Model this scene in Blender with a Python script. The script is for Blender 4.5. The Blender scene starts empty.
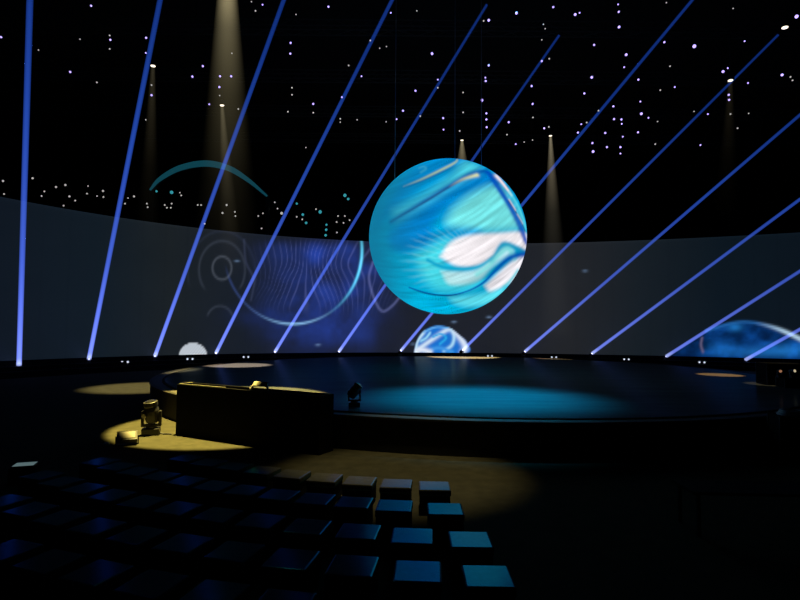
import bpy, bmesh, math, random
import numpy as np
from mathutils import Vector, Matrix
random.seed(7)
C = bpy.context.scene.collection
PI = math.pi

# ------------------------------------------------------------------ camera
F = 530.0
PITCH = math.atan(28.8 / F); ROLL = 0.0075; CZ = 3.5
cp, sp = math.cos(PITCH), math.sin(PITCH)
fwd = Vector((0, cp, sp)); r0 = Vector((1, 0, 0)); u0 = Vector((0, -sp, cp))
right = (r0 * math.cos(ROLL) + u0 * math.sin(ROLL)).normalized()
up = (u0 * math.cos(ROLL) - r0 * math.sin(ROLL)).normalized()
EYE = Vector((0, 0, CZ))
cam_d = bpy.data.cameras.new('camera'); cam = bpy.data.objects.new('camera', cam_d); C.objects.link(cam)
cam_d.sensor_width = 36; cam_d.lens = F / 800 * 36; cam_d.clip_end = 300
m = Matrix((right, up, -fwd)).transposed().to_4x4(); m.translation = EYE
cam.matrix_world = m
bpy.context.scene.camera = cam

def ray(x, y): return fwd + right * ((x - 400) / F) + up * ((300 - y) / F)
def at_z(x, y, z):
    d = ray(x, y); return EYE + d * ((z - CZ) / d.z)
def at_y(x, y, Y):
    d = ray(x, y); return EYE + d * (Y / d.y)
def proj(P):
    P = np.asarray(P, float) - np.array(EYE)
    d = P @ np.array(fwd)
    return 400 + F * (P @ np.array(right)) / d, 300 - F * (P @ np.array(up)) / d

# ------------------------------------------------------------------ world, exposure
sc = bpy.context.scene
w = bpy.data.worlds.new('dark_hall'); sc.world = w; w.use_nodes = True
bg = w.node_tree.nodes['Background']; bg.inputs[0].default_value = (0.6, 0.8, 0.9, 1); bg.inputs[1].default_value = 0.0012
sc.view_settings.view_transform = 'Standard'; sc.view_settings.look = 'None'
sc.view_settings.gamma = 1; sc.view_settings.exposure = 0; sc.view_settings.use_curve_mapping = False
sc.cycles.transparent_max_bounces = 48
sc.cycles.max_bounces = 6
sc.cycles.sample_clamp_indirect = 3

def spot(name, loc, target, watts, half_deg, col, blend=0.2, radius=0.08, parent=None):
    l = bpy.data.lights.new(name, 'SPOT'); l.energy = watts; l.color = col; l.spot_size = math.radians(2 * half_deg)
    l.spot_blend = blend; l.shadow_soft_size = radius
    o = bpy.data.objects.new(name, l); C.objects.link(o)
    o.rotation_euler = (Vector(target) - Vector(loc)).to_track_quat('-Z', 'Y').to_euler(); o.location = loc
    return o

# ------------------------------------------------------------------ helpers
def lin(c):
    c = np.asarray(c, float) / 255
    return np.where(c <= 0.04045, c / 12.92, ((c + 0.055) / 1.055) ** 2.4)
def rgb(*c): return tuple(float(v) for v in lin(c)) + (1.0,)

def mat(name, col, rough=0.6, metal=0.0, spec=0.5, noise=None, nscale=8, bump=0.0, coat=0.0, coat_rough=0.1, emit=None, stre=1.0):
    M = bpy.data.materials.new(name); M.use_nodes = True
    nt = M.node_tree; b = nt.nodes['Principled BSDF']
    b.inputs['Base Color'].default_value = (*col, 1); b.inputs['Roughness'].default_value = rough
    b.inputs['Metallic'].default_value = metal; b.inputs['Specular IOR Level'].default_value = spec
    b.inputs['Coat Weight'].default_value = coat; b.inputs['Coat Roughness'].default_value = coat_rough
    if noise or bump:
        tc = nt.nodes.new('ShaderNodeTexCoord'); n = nt.nodes.new('ShaderNodeTexNoise'); n.inputs['Scale'].default_value = nscale
        n.inputs['Detail'].default_value = 5
        nt.links.new(tc.outputs['Object'], n.inputs['Vector'])
        if noise:
            r = nt.nodes.new('ShaderNodeValToRGB'); nt.links.new(n.outputs['Fac'], r.inputs['Fac'])
            r.color_ramp.elements[0].position = 0.3; r.color_ramp.elements[1].position = 0.7
            r.color_ramp.elements[0].color = (*col, 1); r.color_ramp.elements[1].color = (*noise, 1)
            nt.links.new(r.outputs['Color'], b.inputs['Base Color'])
        if bump:
            bp = nt.nodes.new('ShaderNodeBump'); bp.inputs['Strength'].default_value = bump; bp.inputs['Distance'].default_value = 0.02
            nt.links.new(n.outputs['Fac'], bp.inputs['Height']); nt.links.new(bp.outputs['Normal'], b.inputs['Normal'])
    if emit:
        b.inputs['Emission Color'].default_value = (*emit[:3], 1); b.inputs['Emission Strength'].default_value = stre
    return M

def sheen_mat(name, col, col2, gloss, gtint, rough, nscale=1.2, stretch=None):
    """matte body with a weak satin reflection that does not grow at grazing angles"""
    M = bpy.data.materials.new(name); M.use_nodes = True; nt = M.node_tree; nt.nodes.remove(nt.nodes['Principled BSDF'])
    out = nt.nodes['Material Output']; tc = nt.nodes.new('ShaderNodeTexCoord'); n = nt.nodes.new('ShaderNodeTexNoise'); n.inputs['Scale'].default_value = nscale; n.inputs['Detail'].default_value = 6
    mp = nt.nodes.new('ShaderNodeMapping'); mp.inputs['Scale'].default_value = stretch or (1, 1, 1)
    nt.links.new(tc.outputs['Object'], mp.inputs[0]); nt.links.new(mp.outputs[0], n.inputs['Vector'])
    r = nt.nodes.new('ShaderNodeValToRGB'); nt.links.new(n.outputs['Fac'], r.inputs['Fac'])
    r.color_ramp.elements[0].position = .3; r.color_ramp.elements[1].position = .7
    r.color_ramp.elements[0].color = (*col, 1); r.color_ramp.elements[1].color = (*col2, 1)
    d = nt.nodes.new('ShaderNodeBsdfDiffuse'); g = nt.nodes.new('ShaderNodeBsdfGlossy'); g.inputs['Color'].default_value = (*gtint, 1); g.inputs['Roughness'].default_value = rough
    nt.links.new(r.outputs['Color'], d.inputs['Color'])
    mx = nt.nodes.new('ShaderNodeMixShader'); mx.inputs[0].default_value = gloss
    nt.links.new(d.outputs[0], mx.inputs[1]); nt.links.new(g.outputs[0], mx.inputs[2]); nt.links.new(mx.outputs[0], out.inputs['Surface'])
    return M

def screen_mat(name, attr, strength=1.0, sampled=True, rough=0.5):
    """a self-lit LED surface that shows the picture stored in a colour attribute"""
    M = mat(name, (0.012, 0.012, 0.014), rough=rough, spec=0.3)
    nt = M.node_tree; b = nt.nodes['Principled BSDF']
    a = nt.nodes.new('ShaderNodeAttribute'); a.attribute_name = attr
    nt.links.new(a.outputs['Color'], b.inputs['Emission Color']); b.inputs['Emission Strength'].default_value = strength
    if not sampled: M.cycles.emission_sampling = 'NONE'
    return M

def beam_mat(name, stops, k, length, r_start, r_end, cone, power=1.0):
    """glowing volume in place of haze-scattered light; colour ramp painted to fade from the lamp (local z)"""
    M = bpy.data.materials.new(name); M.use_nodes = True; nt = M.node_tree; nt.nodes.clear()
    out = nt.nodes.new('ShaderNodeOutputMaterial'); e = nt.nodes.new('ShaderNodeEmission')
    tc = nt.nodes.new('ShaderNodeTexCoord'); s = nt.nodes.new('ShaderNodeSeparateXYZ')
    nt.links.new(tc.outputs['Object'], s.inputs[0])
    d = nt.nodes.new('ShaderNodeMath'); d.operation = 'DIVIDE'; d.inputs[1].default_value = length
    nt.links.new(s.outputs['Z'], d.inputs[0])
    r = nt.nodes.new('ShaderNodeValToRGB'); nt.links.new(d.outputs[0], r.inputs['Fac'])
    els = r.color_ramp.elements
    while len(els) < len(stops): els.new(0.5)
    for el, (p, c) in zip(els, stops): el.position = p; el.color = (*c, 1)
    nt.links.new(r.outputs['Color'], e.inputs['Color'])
    if cone:                                  # painted falloff: glow weakens as the cone widens, softer edge
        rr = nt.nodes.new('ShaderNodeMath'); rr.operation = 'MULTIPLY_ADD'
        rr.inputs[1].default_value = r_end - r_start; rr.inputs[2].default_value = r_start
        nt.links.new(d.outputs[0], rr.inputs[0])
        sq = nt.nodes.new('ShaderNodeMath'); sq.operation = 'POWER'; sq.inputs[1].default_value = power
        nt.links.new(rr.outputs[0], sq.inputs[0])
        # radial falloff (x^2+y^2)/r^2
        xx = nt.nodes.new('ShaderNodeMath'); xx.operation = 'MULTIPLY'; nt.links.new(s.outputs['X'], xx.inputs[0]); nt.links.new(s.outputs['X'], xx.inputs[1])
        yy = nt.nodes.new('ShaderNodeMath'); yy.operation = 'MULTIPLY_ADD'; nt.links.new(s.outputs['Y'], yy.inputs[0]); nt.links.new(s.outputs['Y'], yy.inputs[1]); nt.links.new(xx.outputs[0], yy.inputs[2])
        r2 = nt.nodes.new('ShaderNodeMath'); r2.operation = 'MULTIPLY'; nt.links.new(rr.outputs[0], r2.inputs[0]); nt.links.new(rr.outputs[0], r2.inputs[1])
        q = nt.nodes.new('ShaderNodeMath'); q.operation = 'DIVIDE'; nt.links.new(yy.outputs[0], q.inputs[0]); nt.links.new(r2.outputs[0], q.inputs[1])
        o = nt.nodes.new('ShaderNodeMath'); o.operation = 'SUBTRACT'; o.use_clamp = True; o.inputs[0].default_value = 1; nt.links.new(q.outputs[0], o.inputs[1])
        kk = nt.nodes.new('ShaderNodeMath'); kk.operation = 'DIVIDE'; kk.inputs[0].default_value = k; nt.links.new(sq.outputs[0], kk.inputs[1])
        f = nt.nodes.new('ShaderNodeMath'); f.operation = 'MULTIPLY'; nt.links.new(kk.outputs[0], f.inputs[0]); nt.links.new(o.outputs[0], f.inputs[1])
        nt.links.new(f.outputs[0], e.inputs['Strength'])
    else:
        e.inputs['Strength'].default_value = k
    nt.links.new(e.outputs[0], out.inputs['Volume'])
    return M

def add_box(bm, c, s, rot=None, bevel=0.0):
    r = bmesh.ops.create_cube(bm, size=1.0); vs = r['verts']
    for v in vs: v.co = Vector((v.co.x * s[0], v.co.y * s[1], v.co.z * s[2]))
    if bevel:
        es = list({e for v in vs for e in v.link_edges})
        b = bmesh.ops.bevel(bm, geom=es, offset=bevel, segments=2, affect='EDGES', profile=0.6)
        vs = list({v for f in b['faces'] for v in f.verts} | {v for v in vs if v.is_valid})
    for v in vs:
        if rot is not None: v.co = rot @ v.co
        v.co += Vector(c)
    return vs

def add_tube(bm, a, b, r1, r2=None, seg=12, caps=True):
    a, b = Vector(a), Vector(b); r2 = r1 if r2 is None else r2
    q = (b - a).to_track_quat('Z', 'Y'); ra, rb = [], []
    for k in range(seg):
        t = 2 * PI * k / seg; d = q @ Vector((math.cos(t), math.sin(t), 0))
        ra.append(bm.verts.new(a + d * r1)); rb.append(bm.verts.new(b + d * r2))
    for k in range(seg): bm.faces.new((ra[k], ra[(k + 1) % seg], rb[(k + 1) % seg], rb[k]))
    if caps: bm.faces.new(ra[::-1]); bm.faces.new(rb)
    return ra + rb

def add_lathe(bm, prof, seg=24):
    rings = []
    for r, z in prof:
        rings.append([bm.verts.new((r * math.cos(2 * PI * k / seg), r * math.sin(2 * PI * k / seg), z)) for k in range(seg)])
    for a, b in zip(rings, rings[1:]):
        for k in range(seg): bm.faces.new((a[k], a[(k + 1) % seg], b[(k + 1) % seg], b[k]))
    bm.faces.new(rings[0][::-1]); bm.faces.new(rings[-1])

def obj(name, bm, material, parent=None, smooth=False):
    me = bpy.data.meshes.new(name); bm.normal_update(); bm.to_mesh(me); bm.free()
    me.materials.append(material)
    if smooth:
        for p in me.polygons: p.use_smooth = True
    o = bpy.data.objects.new(name, me); C.objects.link(o)
    if parent: o.parent = parent
    return o

def tag(o, label, cat, group=None, kind=None):
    o['label'] = label; o['category'] = cat
    if group: o['group'] = group
    if kind: o['kind'] = kind
    return o
def thing(name, label, cat, loc=(0, 0, 0), rotz=0, group=None):
    o = bpy.data.objects.new(name, None); C.objects.link(o); o.location = loc; o.rotation_euler = (0, 0, rotz)
    return tag(o, label, cat, group)
def structure(name, bm, m_):
    o = obj(name, bm, m_); o['kind'] = 'structure'; return o
def mount(child, parent):
    """parent a light placed in world space (parents here are unscaled Empties)"""
    child.parent = parent
    child.matrix_parent_inverse = (Matrix.Translation(parent.location) @ parent.rotation_euler.to_matrix().to_4x4()).inverted()

ORD = ['first', 'second', 'third', 'fourth', 'fifth', 'sixth', 'seventh', 'eighth', 'ninth', 'tenth', 'eleventh', 'twelfth', 'thirteenth', 'fourteenth']

# ------------------------------------------------------------------ materials
M_floor = mat('hall_carpet', (0.040, 0.038, 0.022), rough=0.95, spec=0.1, noise=(0.060, 0.055, 0.032), nscale=3)
M_black = mat('black_drape', (0.006, 0.006, 0.006), rough=0.95, spec=0.1)
M_ceil = mat('black_ceiling', (0.010, 0.010, 0.010), rough=0.95, spec=0.1)
M_metal = mat('black_painted_steel', (0.02, 0.02, 0.022), rough=0.5, spec=0.4)
M_case = mat('black_equipment_panel', (0.004, 0.004, 0.004), rough=0.8, spec=0.08)
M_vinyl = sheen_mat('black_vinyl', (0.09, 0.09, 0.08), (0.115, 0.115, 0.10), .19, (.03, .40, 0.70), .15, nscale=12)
M_base = mat('black_upholstery', (0.006, 0.006, 0.006), rough=0.8, spec=0.2)
M_deck = sheen_mat('dark_stage_deck', (0.045, 0.050, 0.055), (0.070, 0.075, 0.080), .085, (.8, .95, 1.0), .17, nscale=1.0, stretch=(.25, 1.4, 1))
M_rim = mat('stage_rim_metal', (0.03, 0.028, 0.022), rough=0.6, metal=0.3)
M_skirt = mat('stage_skirt', (0.008, 0.008, 0.008), rough=0.8)
M_housing = mat('lamp_housing', (0.030, 0.029, 0.026), rough=0.35, spec=0.5)
M_glass = mat('dark_lens_glass', (0.02, 0.02, 0.025), rough=0.08, spec=0.8)
M_bluelens = mat('blue_white_lamp_lens', (0.1, 0.1, 0.1), emit=(0.62, 0.62, 1.0), stre=2.2)
M_whitelens = mat('cool_white_lamp_lens', (0.1, 0.1, 0.1), emit=(0.75, 0.82, 1.0), stre=.85)
M_warmlens = mat('warm_lamp_lens', (0.1, 0.1, 0.1), emit=(1.0, 0.86, 0.66), stre=2.0)
M_grey = mat('pale_grey_sheet', (0.45, 0.5, 0.52), rough=0.7)
M_cream = mat('cream_painted_metal', (0.7, 0.66, 0.5), rough=0.5)
for mm in (M_bluelens, M_whitelens, M_warmlens): mm.cycles.emission_sampling = 'NONE'

# ------------------------------------------------------------------ LED wall plan curve
H0, H1 = 1.10, 12.35
tops = [(0, 195.4), (60.7, 207), (111, 218), (152, 223.4), (216, 230), (270, 234.5), (367, 240.5), (530, 243.3), (655, 240.5), (800, 232)]
bots = [(0, 365), (89, 359.5), (216, 354), (339, 352.3), (463, 351.7), (525, 352.3), (592, 353.5), (666, 356), (745, 359), (800, 361)]
pts = [at_z(x, y, H1) for x, y in tops]
WC = (9.0, 14.0)
ang = np.array([math.atan2(p.y - WC[1], p.x - WC[0]) for p in pts]); rad = np.array([math.hypot(p.x - WC[0], p.y - WC[1]) for p in pts])
cf = np.polyfit(ang, rad, 3)
amin, amax = ang.min(), ang.max()
def wall_r(a, off=0.0):
    a_ = np.clip(a, amin - 0.06, amax + 0.06)
    return np.polyval(cf, a_) + off
def wall_xy(a, off=0.0):
    r = wall_r(a, off); return WC[0] + r * np.cos(a), WC[1] + r * np.sin(a)
A_L, A_R = ang.max() + 0.35, ang.min() - 0.30          # left end .. right end
AA = np.linspace(A_L, A_R, 2000)
_x, _y = wall_xy(AA); _px, _py = proj(np.stack([_x, _y, np.full_like(_x, 1.0)], 1))
_ok = (_y > 5) & (np.abs(_px - 400) < 900)
def wall_angle(px): return float(np.interp(px, _px[_ok], AA[_ok]))

# ------------------------------------------------------------------ room shell
def ring_strip(a0, a1, n, prof, m_, name):
    """extrude a closed (offset, z) profile along the wall curve"""
    bm = bmesh.new(); rows = []
    for a in np.linspace(a0, a1, n):
        row = []
        for off, z in prof:
            x, y = wall_xy(a, off); row.append(bm.verts.new((x, y, z)))
        rows.append(row)
    k = len(prof)
    for r1, r2 in zip(rows, rows[1:]):
        for i in range(k): bm.faces.new((r1[i], r1[(i + 1) % k], r2[(i + 1) % k], r2[i]))
    bm.faces.new(rows[0]); bm.faces.new(rows[-1][::-1])
    bmesh.ops.recalc_face_normals(bm, faces=bm.faces)
    return structure(name, bm, m_)

X0, X1, Y0, Y1, ZC = -58, 66, -6, 72, 26.0
bm = bmesh.new(); add_box(bm, ((X0 + X1) / 2, (Y0 + Y1) / 2, -0.15), (X1 - X0, Y1 - Y0, 0.3)); structure('floor', bm, M_floor)
bm = bmesh.new(); add_box(bm, ((X0 + X1) / 2, (Y0 + Y1) / 2, ZC + 0.15), (X1 - X0, Y1 - Y0, 0.3)); structure('ceiling', bm, M_ceil)
for nm, c, s in (('wall_back', ((X0 + X1) / 2, Y1 + 0.15, ZC / 2), (X1 - X0, 0.3, ZC)), ('wall_front', ((X0 + X1) / 2, Y0 - 0.15, ZC / 2), (X1 - X0, 0.3, ZC)),
                 ('wall_left', (X0 - 0.15, (Y0 + Y1) / 2, ZC / 2), (0.3, Y1 - Y0, ZC)), ('wall_right', (X1 + 0.15, (Y0 + Y1) / 2, ZC / 2), (0.3, Y1 - Y0, ZC))):
    bm = bmesh.new(); add_box(bm, c, s); structure(nm, bm, M_black)
LEDGE = 0.72
ring_strip(A_L, A_R, 160, [(0.5, 0.0), (0.5, 1.08), (-0.02, 1.08), (-0.02, LEDGE), (-1.1, LEDGE), (-1.1, 0.42), (-1.8, 0.42), (-1.8, 0.0)], M_case, 'trim_1')

# ------------------------------------------------------------------ painting helpers (picture shown by the LED surfaces)
def smooth_poly(P, n=14):
    P = [np.array(p, float) for p in P]; P = [2 * P[0] - P[1]] + P + [2 * P[-1] - P[-2]]; out = []
    for i in range(1, len(P) - 2):
        for t in np.linspace(0, 1, n, endpoint=False):
            a, b, c, d = P[i - 1], P[i], P[i + 1], P[i + 2]
            out.append(0.5 * ((2 * b) + (-a + c) * t + (2 * a - 5 * b + 4 * c - d) * t * t + (-a + 3 * b - 3 * c + d) * t ** 3))
    out.append(P[-2]); return np.array(out)
def pdist(x, y, P):
    """distance to a smooth line and position 0..1 along it"""
    S = smooth_poly(P); best = np.full(x.shape, 1e9); t = np.zeros(x.shape)
    for i in range(len(S) - 1):
        a, b = S[i], S[i + 1]; d = b - a; L = (d ** 2).sum() + 1e-9
        u = np.clip(((x - a[0]) * d[0] + (y - a[1]) * d[1]) / L, 0, 1)
        q = np.hypot(x - a[0] - u * d[0], y - a[1] - u * d[1])
        k = q < best; best[k] = q[k]; t[k] = ((i + u) / (len(S) - 1))[k]
    return best, t
def sstep(a, b, v):
    t = np.clip((v - a) / (b - a), 0, 1); return t * t * (3 - 2 * t)
def mixc(col, c, k): k = np.clip(k, 0, 1)[:, None]; return col * (1 - k) + lin(c)[None, :] * k
def inside(x, y, P):
    S = smooth_poly(list(P) + [P[0]]); r = np.zeros(x.shape, bool)
    for (x1, y1), (x2, y2) in zip(S, np.roll(S, -1, 0)):
        c = ((y1 > y) != (y2 > y)) & (x < (x2 - x1) * (y - y1) / (y2 - y1 + 1e-12) + x1); r ^= c
    return r
def area(x, y, P, soft):
    d, _ = pdist(x, y, list(P) + [P[0]]); s = np.where(inside(x, y, P), d, -d); return sstep(-soft, soft, s)
def vnoise(x, y, seed=0):
    x = x + 531.37; y = y + 287.71
    xi, yi = np.floor(x), np.floor(y); fx, fy = x - xi, y - yi; fx = fx * fx * (3 - 2 * fx); fy = fy * fy * (3 - 2 * fy)
    h = lambda a, b: np.modf(np.abs(np.sin(a * 127.1 + b * 311.7 + seed * 17.3) * 43758.5453))[0]
    return (h(xi, yi) * (1 - fx) + h(xi + 1, yi) * fx) * (1 - fy) + (h(xi, yi + 1) * (1 - fx) + h(xi + 1, yi + 1) * fx) * fy
def fbm(x, y, seed=0, o=4):
    s = 0; a = 0.5
    for k in range(o): s = s + a * vnoise(x * 2 ** k, y * 2 ** k, seed + k); a /= 2
    return s
def set_colors(me, name, cols):
    at = me.color_attributes.new(name, 'FLOAT_COLOR', 'POINT')
    a = np.ones((len(cols), 4), np.float32); a[:, :3] = cols; at.data.foreach_set('color', a.ravel())

# ------------------------------------------------------------------ curved LED screen
NA, NH = 900, 72
aL, aR = wall_angle(-80), wall_angle(880)
angs = np.linspace(aL, aR, NA); hs = np.linspace(H0, H1, NH)
gx, gy = wall_xy(angs)
V = np.array([(gx[i], gy[i], h) for i in range(NA) for h in hs])
verts = V.tolist(); faces = [(i * NH + j, (i + 1) * NH + j, (i + 1) * NH + j + 1, i * NH + j + 1) for i in range(NA - 1) for j in range(NH - 1)]
nb = len(verts); bx_, by_ = wall_xy(angs, 0.22)       # rear shell gives it thickness
for i in range(NA): verts += [(bx_[i], by_[i], H0), (bx_[i], by_[i], H1)]
for i in range(NA - 1):
    faces += [(nb + 2 * i + 1, nb + 2 * i + 3, nb + 2 * i + 2, nb + 2 * i), (i * NH + NH - 1, (i + 1) * NH + NH - 1, nb + 2 * i + 3, nb + 2 * i + 1), (nb + 2 * i, nb + 2 * i + 2, (i + 1) * NH, i * NH)]
me = bpy.data.meshes.new('led_screen'); me.from_pydata(verts, [], faces)
x, y = proj(V)
col = np.zeros((len(x), 3))
base_k = np.interp(x, [-80, 0, 100, 170, 240, 330, 480, 570, 640, 720, 880], [0, 1, 2, 3, 4, 5, 6, 7, 8, 9, 10])
tab = lin([(13, 20, 30), (15, 22, 31), (17, 26, 34), (26, 31, 34), (24, 29, 38), (26, 29, 42), (27, 30, 38), (33, 35, 39), (22, 29, 35), (12, 22, 30), (10, 18, 26)])
for k in range(3): col[:, k] = np.interp(base_k, range(11), tab[:, k])
hh = (V[:, 2] - H0) / (H1 - H0)
col *= (0.93 + 0.14 * fbm(x / 40, y / 25, 3))[:, None]
col *= (1 + 0.25 * np.exp(-((hh - 1) / 0.015) ** 2))[:, None]
# faint panel seams of the screen
seam = np.abs(np.modf((angs[:, None] * 45 / 1.9 + 0 * hs[None]).ravel())[0]) < 0.03
col[seam] *= 0.9
# blue star-map region with wavy field lines
env = np.exp(-((x - 322) / 62.0) ** 4) * sstep(236, 250, y) * (1 - sstep(335, 352, y) * 0.7)
env = np.where(x < 322, env * sstep(215, 300, x), env)
nz = fbm(x / 22, y / 22, 11)
col += (env * (0.25 + 1.5 * np.clip(nz - 0.30, 0, 1)))[:, None] * lin((16, 40, 112))[None]
for bxp, byp, sx, sy, k in [(317, 254, 9, 10, .75), (351, 290, 11, 8, .6), (300, 292, 22, 13, .3), (368, 272, 12, 9, .5), (262, 316, 24, 9, .3), (325, 322, 30, 13, .35), (334, 303, 16, 12, .35), (350, 256, 9, 9, .35)]:
    col += (k * np.exp(-((x - bxp) / sx) ** 2 - ((y - byp) / sy) ** 2) * (0.2 + 1.3 * nz ** 1.5))[:, None] * lin((26, 62, 170))[None]
ph = (x + .25 * (y - 245) * (x - 300) / 40 + 60 * fbm(x / 60, y / 50, 5, 2)) / 6.6
ln = np.clip(np.cos(ph * 2 * PI), 0, 1) ** 6
col += (ln * env * 0.20 * (1 - sstep(290, 320, y)))[:, None] * lin((120, 130, 200))[None]
# thin rings
def ring(cx, cy, rx, ry, w_, c, k, gate=None):
    global col
    q = np.hypot((x - cx) / rx, (y - cy) / ry); g = np.exp(-(((q - 1) * min(rx, ry)) / w_) ** 2) * k
    if gate is not None: g = g * gate
    col += g[:, None] * lin(c)[None]
ring(222, 268, 9.5, 11.5, 1.0, (95, 102, 115), .36)
ring(222, 270, 23, 29, 1.1, (80, 88, 105), .2, sstep(0, 8, 292 - y))
ring(220, 320, 13, 14, 1.1, (80, 88, 105), .22, sstep(0, 5, 318 - y))
ring(222, 275, 34, 44, 1.1, (60, 70, 100), .12, sstep(0, 12, 290 - y))
th = np.degrees(np.arctan2(y - 250, x - 293))
ring(293, 250, 69, 74, 1.0, (150, 205, 240), 1.0, (np.exp(-((th - 88) / 20) ** 2) * .8))
ring(293, 250, 69, 74, 1.3, (90, 205, 240), 1.3, np.exp(-((th - 14) / 26) ** 2))
ring(293, 250, 69, 74, 1.0, (70, 95, 170), .3, sstep(95, 125, th) * (1 - sstep(150, 170, th)))
d, t = pdist(x, y, [(373, 262), (369, 278), (374, 298), (382, 311), (392, 306), (402, 294), (407, 288)])
col += (np.exp(-(d / 1.3) ** 2) * .33)[:, None] * lin((120, 128, 190))[None]
d, t = pdist(x, y, [(244, 240), (246, 262), (254, 280), (251, 300)])
col += (np.exp(-(d / 1.1) ** 2) * .12)[:, None] * lin((100, 110, 150))[None]
for sx, sy, k in [(318, 345, .5), (237, 261, .4), (454, 322, .5), (489, 317, .5), (585, 271, .4), (413, 344, .4)]:
    col += (k * np.exp(-((x - sx) / 2.5) ** 2 - ((y - sy) / 1.0) ** 2))[:, None] * lin((120, 150, 190))[None]
# white half moon
q = np.hypot((x - 193) / 14.5, (y - 356) / 13.5)
col = mixc(col, (205, 214, 224), (1 - sstep(.93, 1.0, q)) * (0.80 + 0.25 * np.sin(x * 2.2) * np.sin(y * 1.7)))
# small swirled planet
P = [(414, 353), (417, 341), (424, 331), (436, 326), (449, 328), (460, 336), (467, 343), (466, 353)]
k = area(x, y, P, 1.0); col = mixc(col, (20, 110, 205), k)
for ln_, wd, c in [([(417, 350), (430, 341), (445, 331), (452, 329)], 2.2, (205, 225, 245)), ([(416, 352), (417, 342), (424, 332)], 1.8, (190, 225, 245)),
                   ([(451, 328), (454, 336), (452, 345), (444, 351)], 1.7, (165, 215, 245)), ([(455, 331), (462, 340), (465, 347), (463, 353)], 3.2, (215, 228, 245)),
                   ([(424, 332), (436, 327), (448, 328)], 1.0, (100, 175, 240)), ([(424, 353), (438, 348), (452, 352)], 2.0, (60, 150, 230)), ([(416, 351), (423, 350), (430, 352)], 2.6, (225, 232, 245)), ([(430, 333), (426, 338), (421, 341)], 1.2, (150, 215, 245)), ([(433, 337), (441, 334), (446, 338), (440, 344)], 1.2, (40, 165, 230))]:
    d, t = pdist(x, y, ln_); col = mixc(col, c, np.exp(-(d / wd) ** 2) * k)
# large blue planet at right
q = np.hypot((x - 746) / 79.0, (y - 371) / 48.5)
P = [(668, 358), (684, 344), (700, 335), (716, 326), (733, 323), (752, 322.5), (772, 327), (790, 334), (812, 345), (835, 360), (835, 372), (668, 372)]
k = area(x, y, P, 1.6); nz = fbm(x / 14, y / 9, 21, 5)
inner = lin((5, 46, 100))[None] * (0.2 + 3.4 * nz ** 2)[:, None] * (0.45 + 0.55 * sstep(668, 720, x))[:, None]
col = col * (1 - k[:, None]) + inner * k[:, None]
for bxp, byp, sx, sy, kk in [(735, 327, 7, 4, .5), (758, 352, 30, 5, .3), (722, 349, 14, 7, .2), (790, 350, 22, 6, .35)]:
    col += (kk * k * np.exp(-((x - bxp) / sx) ** 2 - ((y - byp) / sy) ** 2))[:, None] * lin((40, 140, 230))[None]
d, t = pdist(x, y, [(706, 331), (733, 323), (752, 322.5), (772, 327), (790, 334), (812, 345)])
col = mixc(col, (40, 110, 185), np.exp(-(d / 1.4) ** 2) * .6)
col = mixc(col, (175, 205, 225), np.exp(-(d / (0.7 + 1.5 * t)) ** 2) * sstep(.40, .8, t))
d, t = pdist(x, y, [(702, 338), (701, 345), (703, 352)]); col = mixc(col, (110, 100, 130), np.exp(-(d / 1.2) ** 2) * .7)
allc = np.zeros((len(verts), 3)); allc[:len(col)] = np.clip(col, 0, 4); allc[len(col):] = 0.0
set_colors(me, 'picture', allc); me.materials.append(screen_mat('led_wall_pixels', 'picture', 1.0, sampled=False))
o = bpy.data.objects.new('led_screen', me); C.objects.link(o)
tag(o, 'huge curved LED screen around the back of the stage showing planets and field lines', 'screen')

# ------------------------------------------------------------------ round stage
SC = Vector((4.2, 31.9, 0)); SR = 17.3
st = thing('round_stage', 'large low round stage with a glossy dark deck below the glowing sphere', 'stage', SC)
bm = bmesh.new(); add_lathe(bm, [(SR - 1.6, 0.5), (SR - 1.6, 1.0), (SR - 1.7, 1.02)][0:0] or [(SR - 0.55, 0.90), (SR - 0.55, 1.0)], 160); obj('deck', bm, M_deck, st)
bm = bmesh.new(); add_lathe(bm, [(SR, 0.0), (SR, 0.93)], 160); obj('skirt', bm, M_skirt, st)
def annulus(r0_, r1_, z0, z1, seg=160):
    bm = bmesh.new(); P = [(r0_, z0), (r1_, z0), (r1_, z1), (r0_, z1)]; R = []
    for k in range(seg):
        a = 2 * PI * k / seg; R.append([bm.verts.new((r * math.cos(a), r * math.sin(a), z)) for r, z in P])
    for k in range(seg):
        A, B = R[k], R[(k + 1) % seg]
        for i in range(4): bm.faces.new((A[i], B[i], B[(i + 1) % 4], A[(i + 1) % 4]))
    bmesh.ops.recalc_face_normals(bm, faces=bm.faces); return bm
obj('edge_rim', annulus(SR - 0.12, SR + 0.04, 0.93, 0.99), M_rim, st)
obj('inner_curb', annulus(SR - 0.62, SR - 0.50, 0.94, 1.004), M_case, st)
obj('border_walkway', annulus(SR - 0.50, SR - 0.12, 0.93, 0.97), mat('walkway_boards', (0.055, 0.05, 0.04), rough=0.6, noise=(0.07, 0.065, 0.05), nscale=4), st)

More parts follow.
